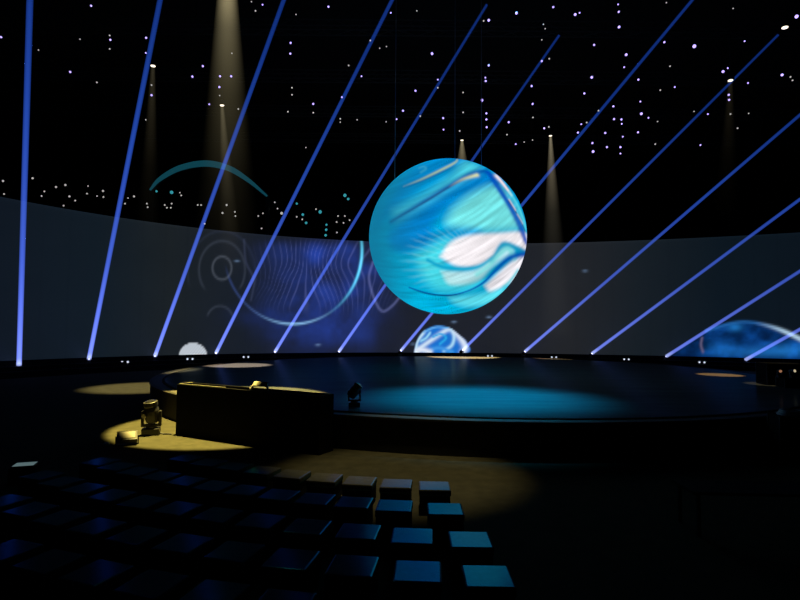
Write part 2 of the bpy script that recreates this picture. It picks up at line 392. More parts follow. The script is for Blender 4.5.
# ------------------------------------------------------------------ glowing sphere
sc_p = at_y(447, 237.6, 31.5); SPR = 4.53 * 1.028
vd = (sc_p - EYE).normalized(); rx_ = vd.cross(Vector((0, 0, 1))).normalized(); ux_ = rx_.cross(vd).normalized()
nu, nv = 420, 210
verts = []; faces = []
for j in range(nv + 1):
    ph_ = PI * j / nv
    for i in range(nu):
        t_ = 2 * PI * i / nu; verts.append((SPR * math.sin(ph_) * math.cos(t_), SPR * math.sin(ph_) * math.sin(t_), SPR * 0.985 * math.cos(ph_)))
for j in range(nv):
    for i in range(nu):
        a, b = j * nu + i, j * nu + (i + 1) % nu; faces.append((a, a + nu, b + nu, b))
V = np.array(verts); x = 447 + 79 * 1.0 * (V @ np.array(rx_)) / SPR; y = 237.6 - 78 * (V @ np.array(ux_)) / SPR
col = np.zeros((len(x), 3)) + lin((0, 172, 214))[None]
# along-stream coordinates for brushed streaks
cx_, cy_ = x - 447, y - 238
st_u = (cx_ * 0.93 - cy_ * 0.37); st_v = (cx_ * 0.37 + cy_ * 0.93)
curl = st_v + 0.0022 * st_u ** 2
stre = fbm(st_u / 40, curl / 3.0, 31)
left = 1 - sstep(376, 440, x + (y - 238) * 0.1)
col = mixc(col, (0, 150, 205), sstep(250, 200, y) * .8)
col = mixc(col, (0, 125, 205), area(x, y, [(380, 225), (410, 178), (440, 160), (470, 158), (455, 176), (420, 196), (395, 215)], 7) * .65)
col = mixc(col, (85, 215, 225), area(x, y, [(398, 213), (425, 202), (450, 185), (463, 168), (476, 172), (474, 181), (452, 194), (425, 212), (402, 222)], 8) * .75)
col = mixc(col, (0, 122, 205), area(x, y, [(392, 238), (405, 223), (440, 203), (470, 184), (482, 176), (498, 186), (480, 193), (455, 205), (436, 226), (430, 243), (400, 248)], 7) * .85)
col = mixc(col, (115, 222, 222), area(x, y, [(452, 214), (470, 200), (492, 192), (506, 206), (516, 226), (500, 231), (470, 231), (448, 226)], 7) * .95)
col = mixc(col, (0, 130, 205), area(x, y, [(395, 232), (430, 232), (468, 230), (475, 234), (450, 238), (432, 246), (405, 250)], 5) * .6)
col = mixc(col, (80, 220, 225), area(x, y, [(420, 252), (438, 242), (448, 240), (444, 262), (470, 272), (480, 268), (470, 282), (440, 284), (425, 270)], 8) * .7)
col = mixc(col, (236, 230, 234), area(x, y, [(441, 254), (450, 242), (465, 236), (495, 234), (516, 233), (527, 238), (527, 252), (512, 246), (499, 242), (493, 246), (489, 255), (474, 262), (456, 262)], 2.8) * 1.0)
col = mixc(col, (205, 232, 232), area(x, y, [(442, 267), (470, 266), (484, 258), (495, 248), (508, 250), (488, 263), (474, 276), (450, 279)], 3) * .7)
col = mixc(col, (232, 228, 234), area(x, y, [(482, 281), (496, 268), (510, 258), (524, 254), (526, 262), (517, 278), (500, 284), (488, 288)], 3.2))
col = mixc(col, (100, 220, 228), area(x, y, [(450, 292), (474, 290), (500, 286), (506, 290), (490, 301), (470, 303), (455, 298)], 5) * .75)
# fine brushed strands
g = np.clip(stre - .45, -1, 1)
col *= (1 + 0.85 * g * (1 - left * .6))[:, None]
g2 = fbm(st_u / 22, (st_v + .004 * st_u ** 2 + 5 * fbm(x / 30, y / 30, 61)) / 1.7, 41) - .46
col *= (1 + 0.5 * g2)[:, None]
fan = np.sin(np.degrees(np.arctan2(y - 262, x - 480)) * 1.1 + 4 * fbm(x / 12, y / 12, 9))
col = mixc(col, (150, 235, 240), np.clip(fan + .8 * (fbm(x / 5, y / 5, 77) - .5), 0, 1) * .2 * area(x, y, [(405, 262), (420, 238), (450, 232), (470, 236), (450, 246), (440, 262), (425, 280)], 6))
# dark and gold strands
for ln_, wd, c, k0, prof in [
    ([(520, 240), (500, 203), (492, 188), (484, 178), (470, 180), (450, 192), (425, 207), (396, 223)], 2.6, (0, 70, 165), .75, 'f'),
    ([(396, 223), (425, 208), (450, 193), (470, 182)], 0.8, (30, 60, 110), .8, 'f'),
    ([(448, 194), (460, 187), (474, 182)], 1.2, (225, 225, 170), .95, 'r'),
    ([(407, 191), (425, 185), (445, 175), (455, 168), (457, 162)], 1.2, (175, 195, 150), .9, 'b'),
    ([(407, 193), (425, 187), (447, 177), (458, 169)], 1.2, (0, 90, 140), .5, 'b'),
    ([(485, 178), (493, 193), (506, 212), (516, 228), (523, 243)], 2.4, (0, 80, 190), .85, 'f'),
    ([(503, 205), (511, 216), (521, 232)], .8, (30, 40, 110), .7, 'f'),
    ([(494, 181), (499, 188), (507, 199)], 2.2, (240, 225, 232), 1.0, 'l'),
    ([(505, 196), (514, 210), (523, 230)], 1.8, (90, 225, 235), .7, 'f'),
    ([(504, 204), (510, 213)], .9, (200, 190, 210), .8, 'f'),
    ([(512, 217), (518, 225)], .9, (180, 190, 215), .7, 'f'),
    ([(430, 257), (443, 263), (460, 265), (475, 263), (487, 256)], 1.9, (10, 165, 205), .95, 'f'),
    ([(487, 258), (494, 247), (499, 244), (509, 247), (519, 251), (526, 253)], 2.6, (20, 150, 190), .95, 'f'),
    ([(510, 257), (502, 248), (494, 253), (484, 263), (474, 270)], 2.6, (120, 220, 220), .8, 'f'),
    ([(412, 283), (430, 288), (448, 289.5), (465, 286), (480, 278), (492, 266), (503, 257), (514, 254), (525, 254)], 1, (0, 82, 175), .98, 'w'),
    ([(415, 285), (432, 289), (450, 290), (462, 288)], .7, (5, 55, 90), .85, 'b'),
    ([(502, 284), (508, 279), (515, 270)], 2.6, (70, 205, 220), .8, 'f'),
    ([(421, 173), (425, 172), (427, 175), (423, 178)], 1.4, (60, 175, 215), .6, 'f')]:
    d, t = pdist(x, y, ln_)
    wv = {'f': wd, 'r': wd * (.6 + .9 * t), 'l': wd * (1.15 - .6 * t), 'b': wd * (.6 + .5 * np.sin(t * PI)), 'w': .7 + 2.6 * sstep(.35, .9, t)}[prof]
    fade = {'b': np.sin(np.clip(t, 0.04, .96) * PI) ** .5, 'r': t}.get(prof, 1)
    col = mixc(col, c, np.exp(-(d / wv) ** 2) * k0 * fade)
# calmer left side and blue far edge
col = mixc(col, (18, 112, 148), left * .85)
rr = np.hypot((x - 447) / 79, (y - 238) / 77)
edge = sstep(.965, 1.0, rr) * sstep(-10, 50, x - 447 + (238 - y) * .3)
col = mixc(col, (0, 50, 165), edge * .85)
me = bpy.data.meshes.new('sphere_screen'); me.from_pydata(verts, [], faces); set_colors(me, 'picture', col)
for p in me.polygons: p.use_smooth = True
SM = screen_mat('sphere_pixels', 'picture', 1.0, rough=1.0); SM.node_tree.nodes['Principled BSDF'].inputs['Specular IOR Level'].default_value = 0; me.materials.append(SM)
sph = thing('glowing_sphere', 'giant glowing sphere with marbled cyan and white planet surface, hanging above the stage', 'sphere', sc_p)
s_ = bpy.data.objects.new('sphere_screen', me); C.objects.link(s_); s_.parent = sph
bm = bmesh.new(); add_lathe(bm, [(0.5, SPR * .985 - .03), (0.5, SPR * .985 + .12), (0.3, SPR * .985 + .2)], 32); obj('top_mount', bm, M_metal, sph)
M_cable = mat('steel_cable', (0.35, 0.35, 0.4), rough=0.4)
for px_, py_ in [(482, 170), (394, 176), (455, 163)]:
    q = at_y(px_, py_, 31.5) - sc_p
    q.x *= .985; q.z = math.sqrt(max(0, SPR ** 2 - q.x ** 2 - q.y ** 2)) * .985
    bm = bmesh.new(); add_tube(bm, q, (q.x, q.y, ZC - sc_p.z - .02), 0.022, seg=6); obj('suspension_cable', bm, M_cable, sph)

# ------------------------------------------------------------------ roof trusses
def truss(y, z, x0, x1):
    bm = bmesh.new(); h = .7; ch = [(y - h / 2, z), (y + h / 2, z), (y - h / 2, z + h), (y + h / 2, z + h)]
    for a, b in ch: add_tube(bm, (x0, a, b), (x1, a, b), .045, seg=6)
    n = int((x1 - x0) / 1.4)
    for i in range(n):
        xa, xb = x0 + i * 1.4, x0 + (i + 1) * 1.4
        if i % 2: xa, xb = xb, xa
        add_tube(bm, (xa, y - h / 2, z), (xb, y - h / 2, z + h), .025, seg=5, caps=False)
        add_tube(bm, (xa, y + h / 2, z), (xb, y + h / 2, z + h), .025, seg=5, caps=False)
        add_tube(bm, (xa, y - h / 2, z), (xb, y + h / 2, z), .025, seg=5, caps=False)
    return bm
TR = [14.0, 21.0, 28.0, 35.0, 42.0, 49.0, 56.0]
for i, yy_ in enumerate(TR):
    o = obj('roof_truss', truss(yy_, 23.6, -34, 50), M_metal)
    tag(o, f'black lattice roof truss spanning under the ceiling, {ORD[i]} from the front of the seats', 'truss', 'roof trusses')
    for xx in (-28, -14, 0, 14, 28, 42):
        hb = bmesh.new(); add_tube(hb, (xx, yy_, 24.3), (xx, yy_, ZC), .03, seg=6); obj('hanger', hb, M_metal, o)

# ------------------------------------------------------------------ moving head lamps
def moving_head(name, label, loc, aim, size, lens_mat, group=None, rotz=0.0, cat='stage lamp'):
    """size = overall height; aim = unit direction of the head"""
    t_ = thing(name, label, cat, loc, 0, group); s = size; R = Matrix.Rotation(rotz, 3, 'Z')
    bm = bmesh.new(); add_box(bm, (0, 0, .10 * s), (.46 * s, .40 * s, .17 * s), R, bevel=.02 * s)
    for ax, ay in ((-1, -1), (1, -1), (-1, 1), (1, 1)):
        p = R @ Vector((ax * .18 * s, ay * .15 * s, 0)); add_tube(bm, (p.x, p.y, 0), (p.x, p.y, .03 * s), .03 * s, seg=8)
    add_tube(bm, (0, 0, .18 * s), (0, 0, .24 * s), .14 * s, seg=20)
    obj('base', bm, M_housing, t_)
    bm = bmesh.new()
    for sx in (-1, 1): add_box(bm, R @ Vector((sx * .225 * s, 0, .45 * s)), (.07 * s, .16 * s, .42 * s), R, bevel=.015 * s)
    add_box(bm, (0, 0, .26 * s), (.52 * s, .16 * s, .07 * s), R, bevel=.015 * s)
    obj('yoke', bm, M_housing, t_)
    aim = Vector(aim).normalized(); c = Vector((0, 0, .62 * s)); q = aim.to_track_quat('Z', 'Y')
    bm = bmesh.new(); add_lathe(bm, [(.12 * s, -.30 * s), (.18 * s, -.26 * s), (.20 * s, -.05 * s), (.20 * s, .05 * s), (.175 * s, .16 * s), (.19 * s, .20 * s), (.19 * s, .30 * s), (.17 * s, .31 * s)], 20)
    for v in bm.verts: v.co = q @ v.co + c
    h_ = obj('head', bm, M_housing, t_)
    bm = bmesh.new(); add_lathe(bm, [(.14 * s, .300 * s), (.13 * s, .325 * s), (.07 * s, .345 * s)], 20)
    for v in bm.verts: v.co = q @ v.co + c
    obj('lens', bm, lens_mat, t_, smooth=False)
    return t_, Vector(loc) + c + aim * (.33 * s)

BDS = [-(ray(vx, 768)).normalized() for vx in (7, 8, 6, 9, 21, 49, 54, 45, 41, 33, 20, 12)]   # nearly parallel blue beams
BLEN = 30.0
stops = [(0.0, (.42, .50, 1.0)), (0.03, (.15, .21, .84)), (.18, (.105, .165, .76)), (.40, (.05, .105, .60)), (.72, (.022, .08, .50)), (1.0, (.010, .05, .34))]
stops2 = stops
M_beam = beam_mat('blue_beam_glow', stops, 2.75, 30.0, 0, 0, False)  # emission colours fade along the tube, standing in for scatter in haze
beams = [(19, 365.5, 2.25), (89, 359, 1.9), (155, 356, 1.7), (216, 353, 1.65), (275, 351.8, 1.6), (339, 351.5, 1.5), (401, 350.5, 1.5), (463, 350, 1.5), (525, 351.5, 1.5), (592, 353.5, 1.6), (666, 356.5, 1.6), (745, 360, 1.6)]
ends = {4: 5, 5: 36, 7: 36}
for i, (bx, by, wd) in enumerate(beams):
    BD = BDS[i]
    X, Y = wall_xy(wall_angle(bx), -0.35)
    T = at_y(bx, by, float(Y))                       # where the lens sits
    size = (T.z - LEDGE) / (.62 + .33 * BD.z); foot = T - BD * (.33 * size); foot.z = LEDGE
    lamp, tip = moving_head('floor_beam_lamp', f"floor lamp at the screen's foot, source of the {ORD[i]} blue beam from the left", foot, BD, size, M_bluelens, 'blue beam lamps along the screen')
    L = 48.0
    if i in ends:
        for L in np.arange(15, 48, .1):
            if proj([tip + BD * float(L)])[1][0] < ends[i]: break
    L = float(min(L, (ZC - .2 - tip.z) / BD.z))
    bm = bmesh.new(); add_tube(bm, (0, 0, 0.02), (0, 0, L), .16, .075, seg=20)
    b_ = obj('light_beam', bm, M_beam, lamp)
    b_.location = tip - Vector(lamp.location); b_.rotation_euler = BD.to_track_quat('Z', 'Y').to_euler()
    l = spot('beam_source', tip + BD * .05, tip + BD * 10, 900, .45, (.15, .25, 1.0), parent=None, radius=.02); mount(l, lamp)

# twin white footlights between the beam lamps
for i, (lx, ly, nm) in enumerate([(61.7, 366, 'first and second'), (125, 362, 'second and third'), (190, 359, 'third and fourth'), (246, 357, 'fourth and fifth'), (490, 356, 'eighth and ninth'), (554, 357.2, 'ninth and tenth'), (626.5, 359.3, 'tenth and eleventh'), (702, 362.3, 'eleventh and twelfth')]):
    a = wall_angle(lx); X, Y = wall_xy(a, -1.45)
    P = at_y(lx, ly, float(Y)); dirc = (EYE - P); dirc.z = 0; dirc.normalize(); rz = math.atan2(dirc.y, dirc.x) + PI / 2
    t_ = thing('twin_footlight', f'twin white footlight on the screen plinth between the {nm} blue beams', 'footlight', (P.x, P.y, 0.42), rz, 'twin footlights')
    zc = max(P.z - .42, .12)
    bm = bmesh.new(); add_box(bm, (0, 0, .02), (.7, .3, .04), bevel=.01); add_tube(bm, (0, 0, .03), (0, 0, zc), .04, seg=10); add_box(bm, (0, .1, zc), (.72, .16, .2), bevel=.02); obj('housing', bm, M_housing, t_)
    for sx in (-.2, .2):
        bm = bmesh.new(); add_tube(bm, (sx, .02, zc), (sx, -.02, zc), .085, seg=14); obj('lens', bm, M_whitelens, t_)

# ------------------------------------------------------------------ warm ceiling spotlights
def par_can(label, P, target, watts, half, r_pool, k, colr=(1, .80, .38), cone=True, size=.16, reach=1.0, blend=.35, cone_stops=None):
    """hanging spotlight: yoke, can, lens, its glowing cone in place of lit haze and its real light"""
    P = Vector(P); tg = Vector(target); ax = (tg - P).normalized(); q = ax.to_track_quat('Z', 'Y')
    t_ = thing('ceiling_spotlight', label, 'spotlight', P, 0, 'warm ceiling spotlights')
    bm = bmesh.new(); add_lathe(bm, [(size * .5, -size * 2.2), (size * .8, -size * 1.9), (size * .85, -size * .4), (size * 1.05, -.02), (size * 1.05, 0.02)], 18)
    for v in bm.verts: v.co = q @ v.co
    obj('can', bm, M_housing, t_)
    bm = bmesh.new(); add_tube(bm, (0, 0, 0.012), (0, 0, .04), size * .85, seg=18)
    for v in bm.verts: v.co = q @ v.co
    obj('lens', bm, M_warmlens, t_)
    bm = bmesh.new(); add_tube(bm, (0, 0, size * 1.2), (0, 0, ZC - P.z), .03, seg=8)
    add_box(bm, (0, 0, size * 1.25), (size * 2.6, .05, .05))
    for sx in (-1, 1): add_box(bm, (sx * size * 1.28, 0, size * .7), (.04, .05, size * 1.2))
    obj('hanger', bm, M_metal, t_)
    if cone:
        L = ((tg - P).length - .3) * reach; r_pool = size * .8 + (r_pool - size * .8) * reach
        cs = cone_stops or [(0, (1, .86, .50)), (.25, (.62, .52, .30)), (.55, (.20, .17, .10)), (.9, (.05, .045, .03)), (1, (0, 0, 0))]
        M = beam_mat('warm_cone_glow', cs, k, L, size * .8, r_pool, True, power=1.5)
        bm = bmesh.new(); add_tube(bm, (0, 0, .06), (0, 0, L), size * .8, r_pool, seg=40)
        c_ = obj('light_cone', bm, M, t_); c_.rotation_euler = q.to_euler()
    if watts:
        l = spot('spotlight_source', P + ax * .12, tg, watts, half, colr, blend=blend, radius=.1); mount(l, t_)
    return t_

def lamp_over(px_, py_, Y): return at_y(px_, py_, Y)
gold = (1, .80, .38)
# A: large cone, pool on the floor beside the black box
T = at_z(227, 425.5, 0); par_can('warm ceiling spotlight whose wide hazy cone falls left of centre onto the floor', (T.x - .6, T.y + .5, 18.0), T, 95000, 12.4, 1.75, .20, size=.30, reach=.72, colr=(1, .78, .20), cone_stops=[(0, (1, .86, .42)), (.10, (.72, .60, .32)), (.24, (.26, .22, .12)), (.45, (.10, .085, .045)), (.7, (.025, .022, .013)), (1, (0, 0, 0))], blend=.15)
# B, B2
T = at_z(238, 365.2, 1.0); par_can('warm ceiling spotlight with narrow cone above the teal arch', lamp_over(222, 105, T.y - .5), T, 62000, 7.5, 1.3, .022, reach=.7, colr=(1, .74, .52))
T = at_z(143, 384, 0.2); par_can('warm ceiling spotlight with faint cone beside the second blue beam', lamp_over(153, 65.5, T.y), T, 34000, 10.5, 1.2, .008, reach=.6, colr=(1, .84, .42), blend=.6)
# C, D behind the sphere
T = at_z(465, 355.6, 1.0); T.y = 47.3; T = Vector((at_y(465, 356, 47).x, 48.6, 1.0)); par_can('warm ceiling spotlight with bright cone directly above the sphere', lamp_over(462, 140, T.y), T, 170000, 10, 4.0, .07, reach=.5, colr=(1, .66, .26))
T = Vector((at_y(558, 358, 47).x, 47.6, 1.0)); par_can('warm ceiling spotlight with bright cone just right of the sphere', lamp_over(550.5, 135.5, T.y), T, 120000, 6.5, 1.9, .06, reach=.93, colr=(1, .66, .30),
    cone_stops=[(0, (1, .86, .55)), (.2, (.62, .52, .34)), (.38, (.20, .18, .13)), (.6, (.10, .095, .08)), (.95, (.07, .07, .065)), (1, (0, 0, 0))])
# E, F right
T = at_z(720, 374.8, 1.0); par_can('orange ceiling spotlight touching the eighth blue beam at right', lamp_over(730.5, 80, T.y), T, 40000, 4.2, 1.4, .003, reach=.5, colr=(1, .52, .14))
T = at_z(772, 380, 1.2); par_can('pale ceiling spotlight in the upper right corner beyond the eighth beam', lamp_over(785, 27, T.y), T, 5000, 4.0, 1.2, .0, cone=False)
# G: dim pool in front of the stools
T = at_z(398, 474, 0); par_can('warm ceiling spotlight high above the front row of stools', (T.x + .6, T.y + 1.0, 18.0), T, 6400, 11, 3.2, 0, cone=False, colr=(1, .82, .40), blend=.7)

# added unseen cyan lamp standing in for the sphere's reflection on the stage front
T = Vector((3.0, 19.6, 1.0)); Pw = Vector((6.0, 25.0, 22.5))
wash = thing('added_wash_light', 'added unseen cyan wash light under the roof above the front half of the stage', 'spotlight', Pw)
axw = (T - Pw).normalized(); qw = axw.to_track_quat('Z', 'Y')
bm = bmesh.new(); add_lathe(bm, [(.12, -.5), (.2, -.4), (.22, 0)], 18)
for v in bm.verts: v.co = qw @ v.co
obj('can', bm, M_housing, wash)
bm = bmesh.new(); add_tube(bm, (0, 0, .3), (0, 0, ZC - Pw.z), .03, seg=8); obj('hanger', bm, M_metal, wash)
mount(spot('added_wash_source', Pw + axw * .1, T, 95000, 11.8, (.0, .52, 1.0), blend=1.0, radius=1.3), wash)

# ------------------------------------------------------------------ pinpoint lights hanging from the roof
def pts_from(s, x0, y0, L): return [(x0 + a / s, y0 + b / s, sz) for a, b, sz in L]
dots = []
S = 2.963
dots += pts_from(S, 0, 0, [(270,17,2),(325,105,1),(327,118,2),(325,145,1),(433,112,2),(432,157,1),(208,213,2),(287,244,1),(449,252,1),(449,282,2),(432,355,0),(601,196,2),(570,227,2),(652,226,2),(685,226,2),(650,258,2),(651,283,0),(620,309,1),(706,323,1),(3,110,2),(757,32,1),(778,14,1),(745,5,0),(114,148,0),(237,116,0),(687,158,0)])
dots += pts_from(S, 265, 0, [(188,20,2),(373,38,1),(76,127,2),(75,159,2),(248,194,1),(286,226,1),(80,260,1),(80,281,1),(68,331,1),(143,308,2),(143,334,1),(228,288,1),(223,352,1),(223,362,0),(273,355,0),(121,437,0),(390,353,1),(359,361,0),(409,328,2),(446,269,2),(495,159,3),(512,236,1),(512,260,1),(460,344,1),(528,350,2),(529,384,1),(587,274,1),(587,333,1),(577,388,1),(663,60,3),(648,62,1),(745,39,3),(663,194,2),(653,230,1),(654,240,2),(643,297,3),(656,336,2),(656,354,2),(657,377,2),(722,362,2),(717,399,1),(743,427,1),(768,421,0),(793,415,0),(790,255,2),(793,308,2),(794,348,1),(92,43,0),(312,120,1),(340,143,0),(360,138,0),(450,32,0)])
dots += pts_from(S, 530, 0, [(69,21,2),(134,43,3),(147,38,1),(261,13,1),(263,35,2),(264,80,3),(190,133,2),(285,162,3),(279,199,1),(35,181,2),(57,174,1),(183,229,3),(161,277,2),(42,380,2),(56,376,1),(398,125,2),(487,137,4),(636,122,1),(415,196,1),(321,236,2),(429,258,1),(386,267,1),(327,301,1),(247,315,2),(249,353,2),(271,354,2),(272,367,1),(203,328,1),(330,337,3),(351,349,1),(378,360,0),(320,392,2),(223,394,2),(152,368,1),(168,363,1),(142,393,2),(275,405,1),(185,424,2),(187,449,3),(228,436,2),(268,436,2),(268,455,1),(371,427,1),(572,212,3),(586,202,1),(646,246,1),(589,281,2),(590,296,2),(594,338,1),(615,380,1),(505,430,1),(486,330,0),(527,338,1),(747,222,3),(772,228,1),(778,238,1),(790,49,4),(648,336,0),(404,8,0),(602,25,0),(40,72,0),(45,85,0),(35,118,0)])
band = pts_from(3.636, 140, 150, [(25,195,1),(28,208,1),(90,200,1),(98,210,1),(115,195,1),(112,210,1),(150,165,1),(145,155,0),(222,200,1),(210,200,1),(315,200,2),(300,229,2),(345,225,1),(347,240,1),(430,240,1),(447,230,1),(460,213,2),(442,285,1),(490,190,1),(500,213,1),(515,230,3),(640,215,1),(590,252,1),(715,262,1),(720,240,1),(745,240,1),(762,255,1),(716,300,1),(740,265,1),(235,268,1),(30,265,1),(570,243,1)])
band += pts_from(5, 0, 170, [(15,55,2),(163,41,2),(20,120,1),(280,85,2),(327,75,2),(347,132,2),(222,107,1),(208,130,1),(376,153,1),(435,118,1),(515,105,2),(517,135,1),(485,130,0),(440,80,0),(318,178,1),(625,168,1),(670,132,2),(640,140,0)])
teal = pts_from(3.636, 140, 150, [(604,265,2),(592,235,2),(655,225,3),(677,290,2),(675,310,2),(570,195,1),(678,272,1),(745,165,3),(757,178,2),(115,154,3),(60,150,1)])

M_violet = mat('violet_white_led', (.1, .1, .1), emit=(.44, .34, 1.0), stre=1.9)
M_whled = mat('white_led', (.1, .1, .1), emit=(.75, .72, .70), stre=.62)
M_tealled = mat('teal_led', (.1, .1, .1), emit=(.05, .42, .50), stre=.7)
for mm in (M_violet, M_whled, M_tealled): mm.cycles.emission_sampling = 'NONE'
def led_mesh(m_):
    bm = bmesh.new(); add_lathe(bm, [(.25, -.95), (.7, -.7), (1, 0), (.7, .7), (.3, .95)], 10)
    me = bpy.data.meshes.new('pinpoint_light'); bm.to_mesh(me); bm.free(); me.materials.append(m_); return me
def cord_mesh():
    bm = bmesh.new(); add_tube(bm, (0, 0, 0), (0, 0, 1), .012, seg=5)
    me = bpy.data.meshes.new('cord'); bm.to_mesh(me); bm.free(); me.materials.append(M_black); return me
ME_V, ME_W, ME_T, ME_C = led_mesh(M_violet), led_mesh(M_whled), led_mesh(M_tealled), cord_mesh()
beam_lines = [((19, 366), (30, 0)), ((89, 359), (160, 0)), ((155, 356), (284, 0)), ((216, 353), (392, 0)), ((275, 352), (490, 0)), ((339, 352), (585, 0)), ((401, 351), (693, 0)), ((463, 350), (813, 0)), ((525, 352), (925, 0))]
def sector(px_, py_):
    n = 0
    for (xa, ya), (xb, yb) in beam_lines:
        if px_ > xa + (xb - xa) * (ya - py_) / (ya - yb): n += 1
    if n == 0: return 'left of the first blue beam'
    if n == 9: return 'right of the ninth blue beam'
    return f'between the {ORD[n - 1]} and {ORD[n]} blue beams'
def place_led(px_, py_, sz, me_, P, rbase, label, group):
    o = bpy.data.objects.new('pinpoint_light', me_); C.objects.link(o); o.location = P
    r = rbase[sz] * (P - EYE).dot(fwd) / F; o.scale = (r, r, r)
    tag(o, label, 'pinpoint light', group)
    c = bpy.data.objects.new('cord', ME_C); C.objects.link(c); c.parent = o
    c.location = (0, 0, .9); c.scale = (1, 1, (ZC - P.z) / r - .9)
def nth(k): return ORD[k] if k < len(ORD) else f'{k + 1}' + ('st' if (k + 1) % 10 == 1 else 'nd' if (k + 1) % 10 == 2 else 'rd' if (k + 1) % 10 == 3 else 'th')
bysec = {}
for d_ in dots: bysec.setdefault(sector(d_[0], d_[1]), []).append(d_)
for sec, L_ in bysec.items():
    L_.sort(key=lambda d_: d_[1])
    for k, (px_, py_, sz) in enumerate(L_):
        zt = 15.0 + 5.0 * ((k * .618 + len(sec) * .37) % 1)
        d = ray(px_, py_); P = EYE + d * ((zt - CZ) / d.z)
        if P.y > 60: P = at_y(px_, py_, random.uniform(52, 60))
        if P.z < 15.6 and math.hypot(P.x - sc_p.x, P.y - sc_p.y) < 5.5: P = at_y(px_, py_, 38)
        white = sz <= 0 or (sz == 1 and random.random() < .45)
        place_led(px_, py_, sz, ME_W if white else ME_V, P, [.65, .8, 1.0, 1.3, 1.75], f'pinpoint light under the roof, {nth(k)} from the top {sec}', 'pinpoint lights hanging under the roof')
for L_, me_, tint, rb in ((band, ME_W, 'white', [.65, .8, 1.0, 1.4]), (teal, ME_T, 'teal', [.8, 1.1, 1.3, 1.7])):
    L_.sort()
    for k, (px_, py_, sz) in enumerate(L_):
        place_led(px_, py_, sz, me_, at_y(px_, py_, 60.5 + 9 * ((k * .618) % 1)), rb, f'{tint} pinpoint light low behind the screen top, {nth(k)} of these from the left', f'{tint} pinpoint lights low behind the screen')

# teal arch beyond the screen, upper left
YA = 59.0
A0, A1, A2 = at_y(151, 188, YA), at_y(208, 163, YA), at_y(267, 193, YA)
ar = thing('glowing_arch', 'thin glowing teal arch standing behind the screen at upper left', 'arch', (A1.x, YA, 0))
P = smooth_poly([(150, 190), (160, 179), (180, 168), (205, 163.5), (228, 168), (248, 180), (267, 196)], 10)
pp = [at_y(a, b, YA) - Vector((A1.x, YA, 0)) for a, b in P]
bm = bmesh.new()
tw = [.10 + .26 * math.sin(PI * (k + .5) / len(pp)) for k in range(len(pp))]
for k, (a, b) in enumerate(zip(pp, pp[1:])): add_tube(bm, a, b, tw[k], tw[k + 1], seg=8, caps=True)
obj('glowing_band', bm, mat('teal_glow_band', (.05, .05, .05), emit=tuple(lin((14, 62, 74))), stre=1.0), ar)  # the band itself emits an even teal
bm = bmesh.new()
for a, b in zip(pp, pp[1:]): add_box(bm, (a + b) / 2 + Vector((0, .35, 0)), ((b - a).length, .3, .5), Matrix.Rotation(-math.atan2(b.z - a.z, b.x - a.x), 3, 'Y'))
for e in (pp[0], pp[-1]): add_box(bm, (e.x, .35, e.z / 2), (.4, .3, e.z))
obj('frame', bm, M_metal, ar)

# ------------------------------------------------------------------ black box in front of the stage
A = at_z(175.5, 434, 0); B = at_z(319, 455.5, 0)
dx = (B - A); dx.z = 0; Lb = dx.length; rz = math.atan2(dx.y, dx.x); HB = 1.62; DB = .5
box = thing('control_desk_enclosure', 'long black box enclosure standing in front of the round stage at left', 'enclosure', (A.x, A.y, 0), rz)
bm = bmesh.new(); add_box(bm, (Lb / 2, .04, HB / 2), (Lb, .08, HB), bevel=.01); obj('front_panel', bm, M_case, box)
bm = bmesh.new(); add_box(bm, (.04, DB / 2 + .08, HB / 2), (.08, DB, HB), bevel=.01); obj('side_panel', bm, M_case, box)
bm = bmesh.new(); add_box(bm, (Lb - .04, DB / 2 + .08, HB / 2), (.08, DB, HB), bevel=.01); obj('side_panel', bm, M_case, box)
bm = bmesh.new(); add_box(bm, (Lb / 2, DB + .12, HB / 2), (Lb, .08, HB), bevel=.01); obj('back_panel', bm, M_case, box)
bm = bmesh.new(); add_box(bm, (Lb / 2, DB / 2 + .08, HB - .22), (Lb - .16, DB, .06)); obj('shelf', bm, M_case, box)
M_trim = mat('lit_edge_trim', (.16, .15, .10), rough=.5)  # pale strips paint the lit stretch of the box edge
bm = bmesh.new(); add_box(bm, (Lb * .19, .05, HB + .012), (Lb * .36, .06, .024)); add_box(bm, (.05, DB / 2 + .08, HB + .012), (.07, DB, .024)); obj('edge_trim', bm, M_trim, box)
# cream stand on its top
cpnt = at_z(258, 391.5, HB)
t_ = thing('equipment_stand', 'small cream metal stand on top of the black box', 'stand', (cpnt.x - .05, cpnt.y + .46, HB), rz)
bm = bmesh.new(); add_box(bm, (0, 0, .17), (.56, .16, .04), Matrix.Rotation(.9, 3, 'X'), bevel=.01); obj('crossbar', bm, M_cream, t_)
for sx in (-1, 1):
    bm = bmesh.new(); add_tube(bm, (sx * .24, 0, .17), (sx * .36, -.05, .0), .035, seg=8); obj('leg', bm, M_cream, t_)

# lamp standing on the floor left of the box
P = at_z(151, 434.5, 0)
mh, tip = moving_head('moving_head_lamp', 'large unlit moving-head lamp standing in the light pool left of the black box', P, (-.08, -.15, 1), 1.16, M_glass, rotz=.3)
bm = bmesh.new(); add_tube(bm, (.24, .02, .07), (.4, .0, .03), .022, seg=8); add_tube(bm, (.4, .0, .03), (.68, .0, .025), .022, seg=8); obj('power_cable', bm, M_metal, mh)
bm = bmesh.new(); add_tube(bm, (-.13, -.22, .62), (-.14, -.27, .62), .07, seg=14); obj('control_knob', bm, mat('pale_knob', (.6, .58, .55), rough=.3), mh)
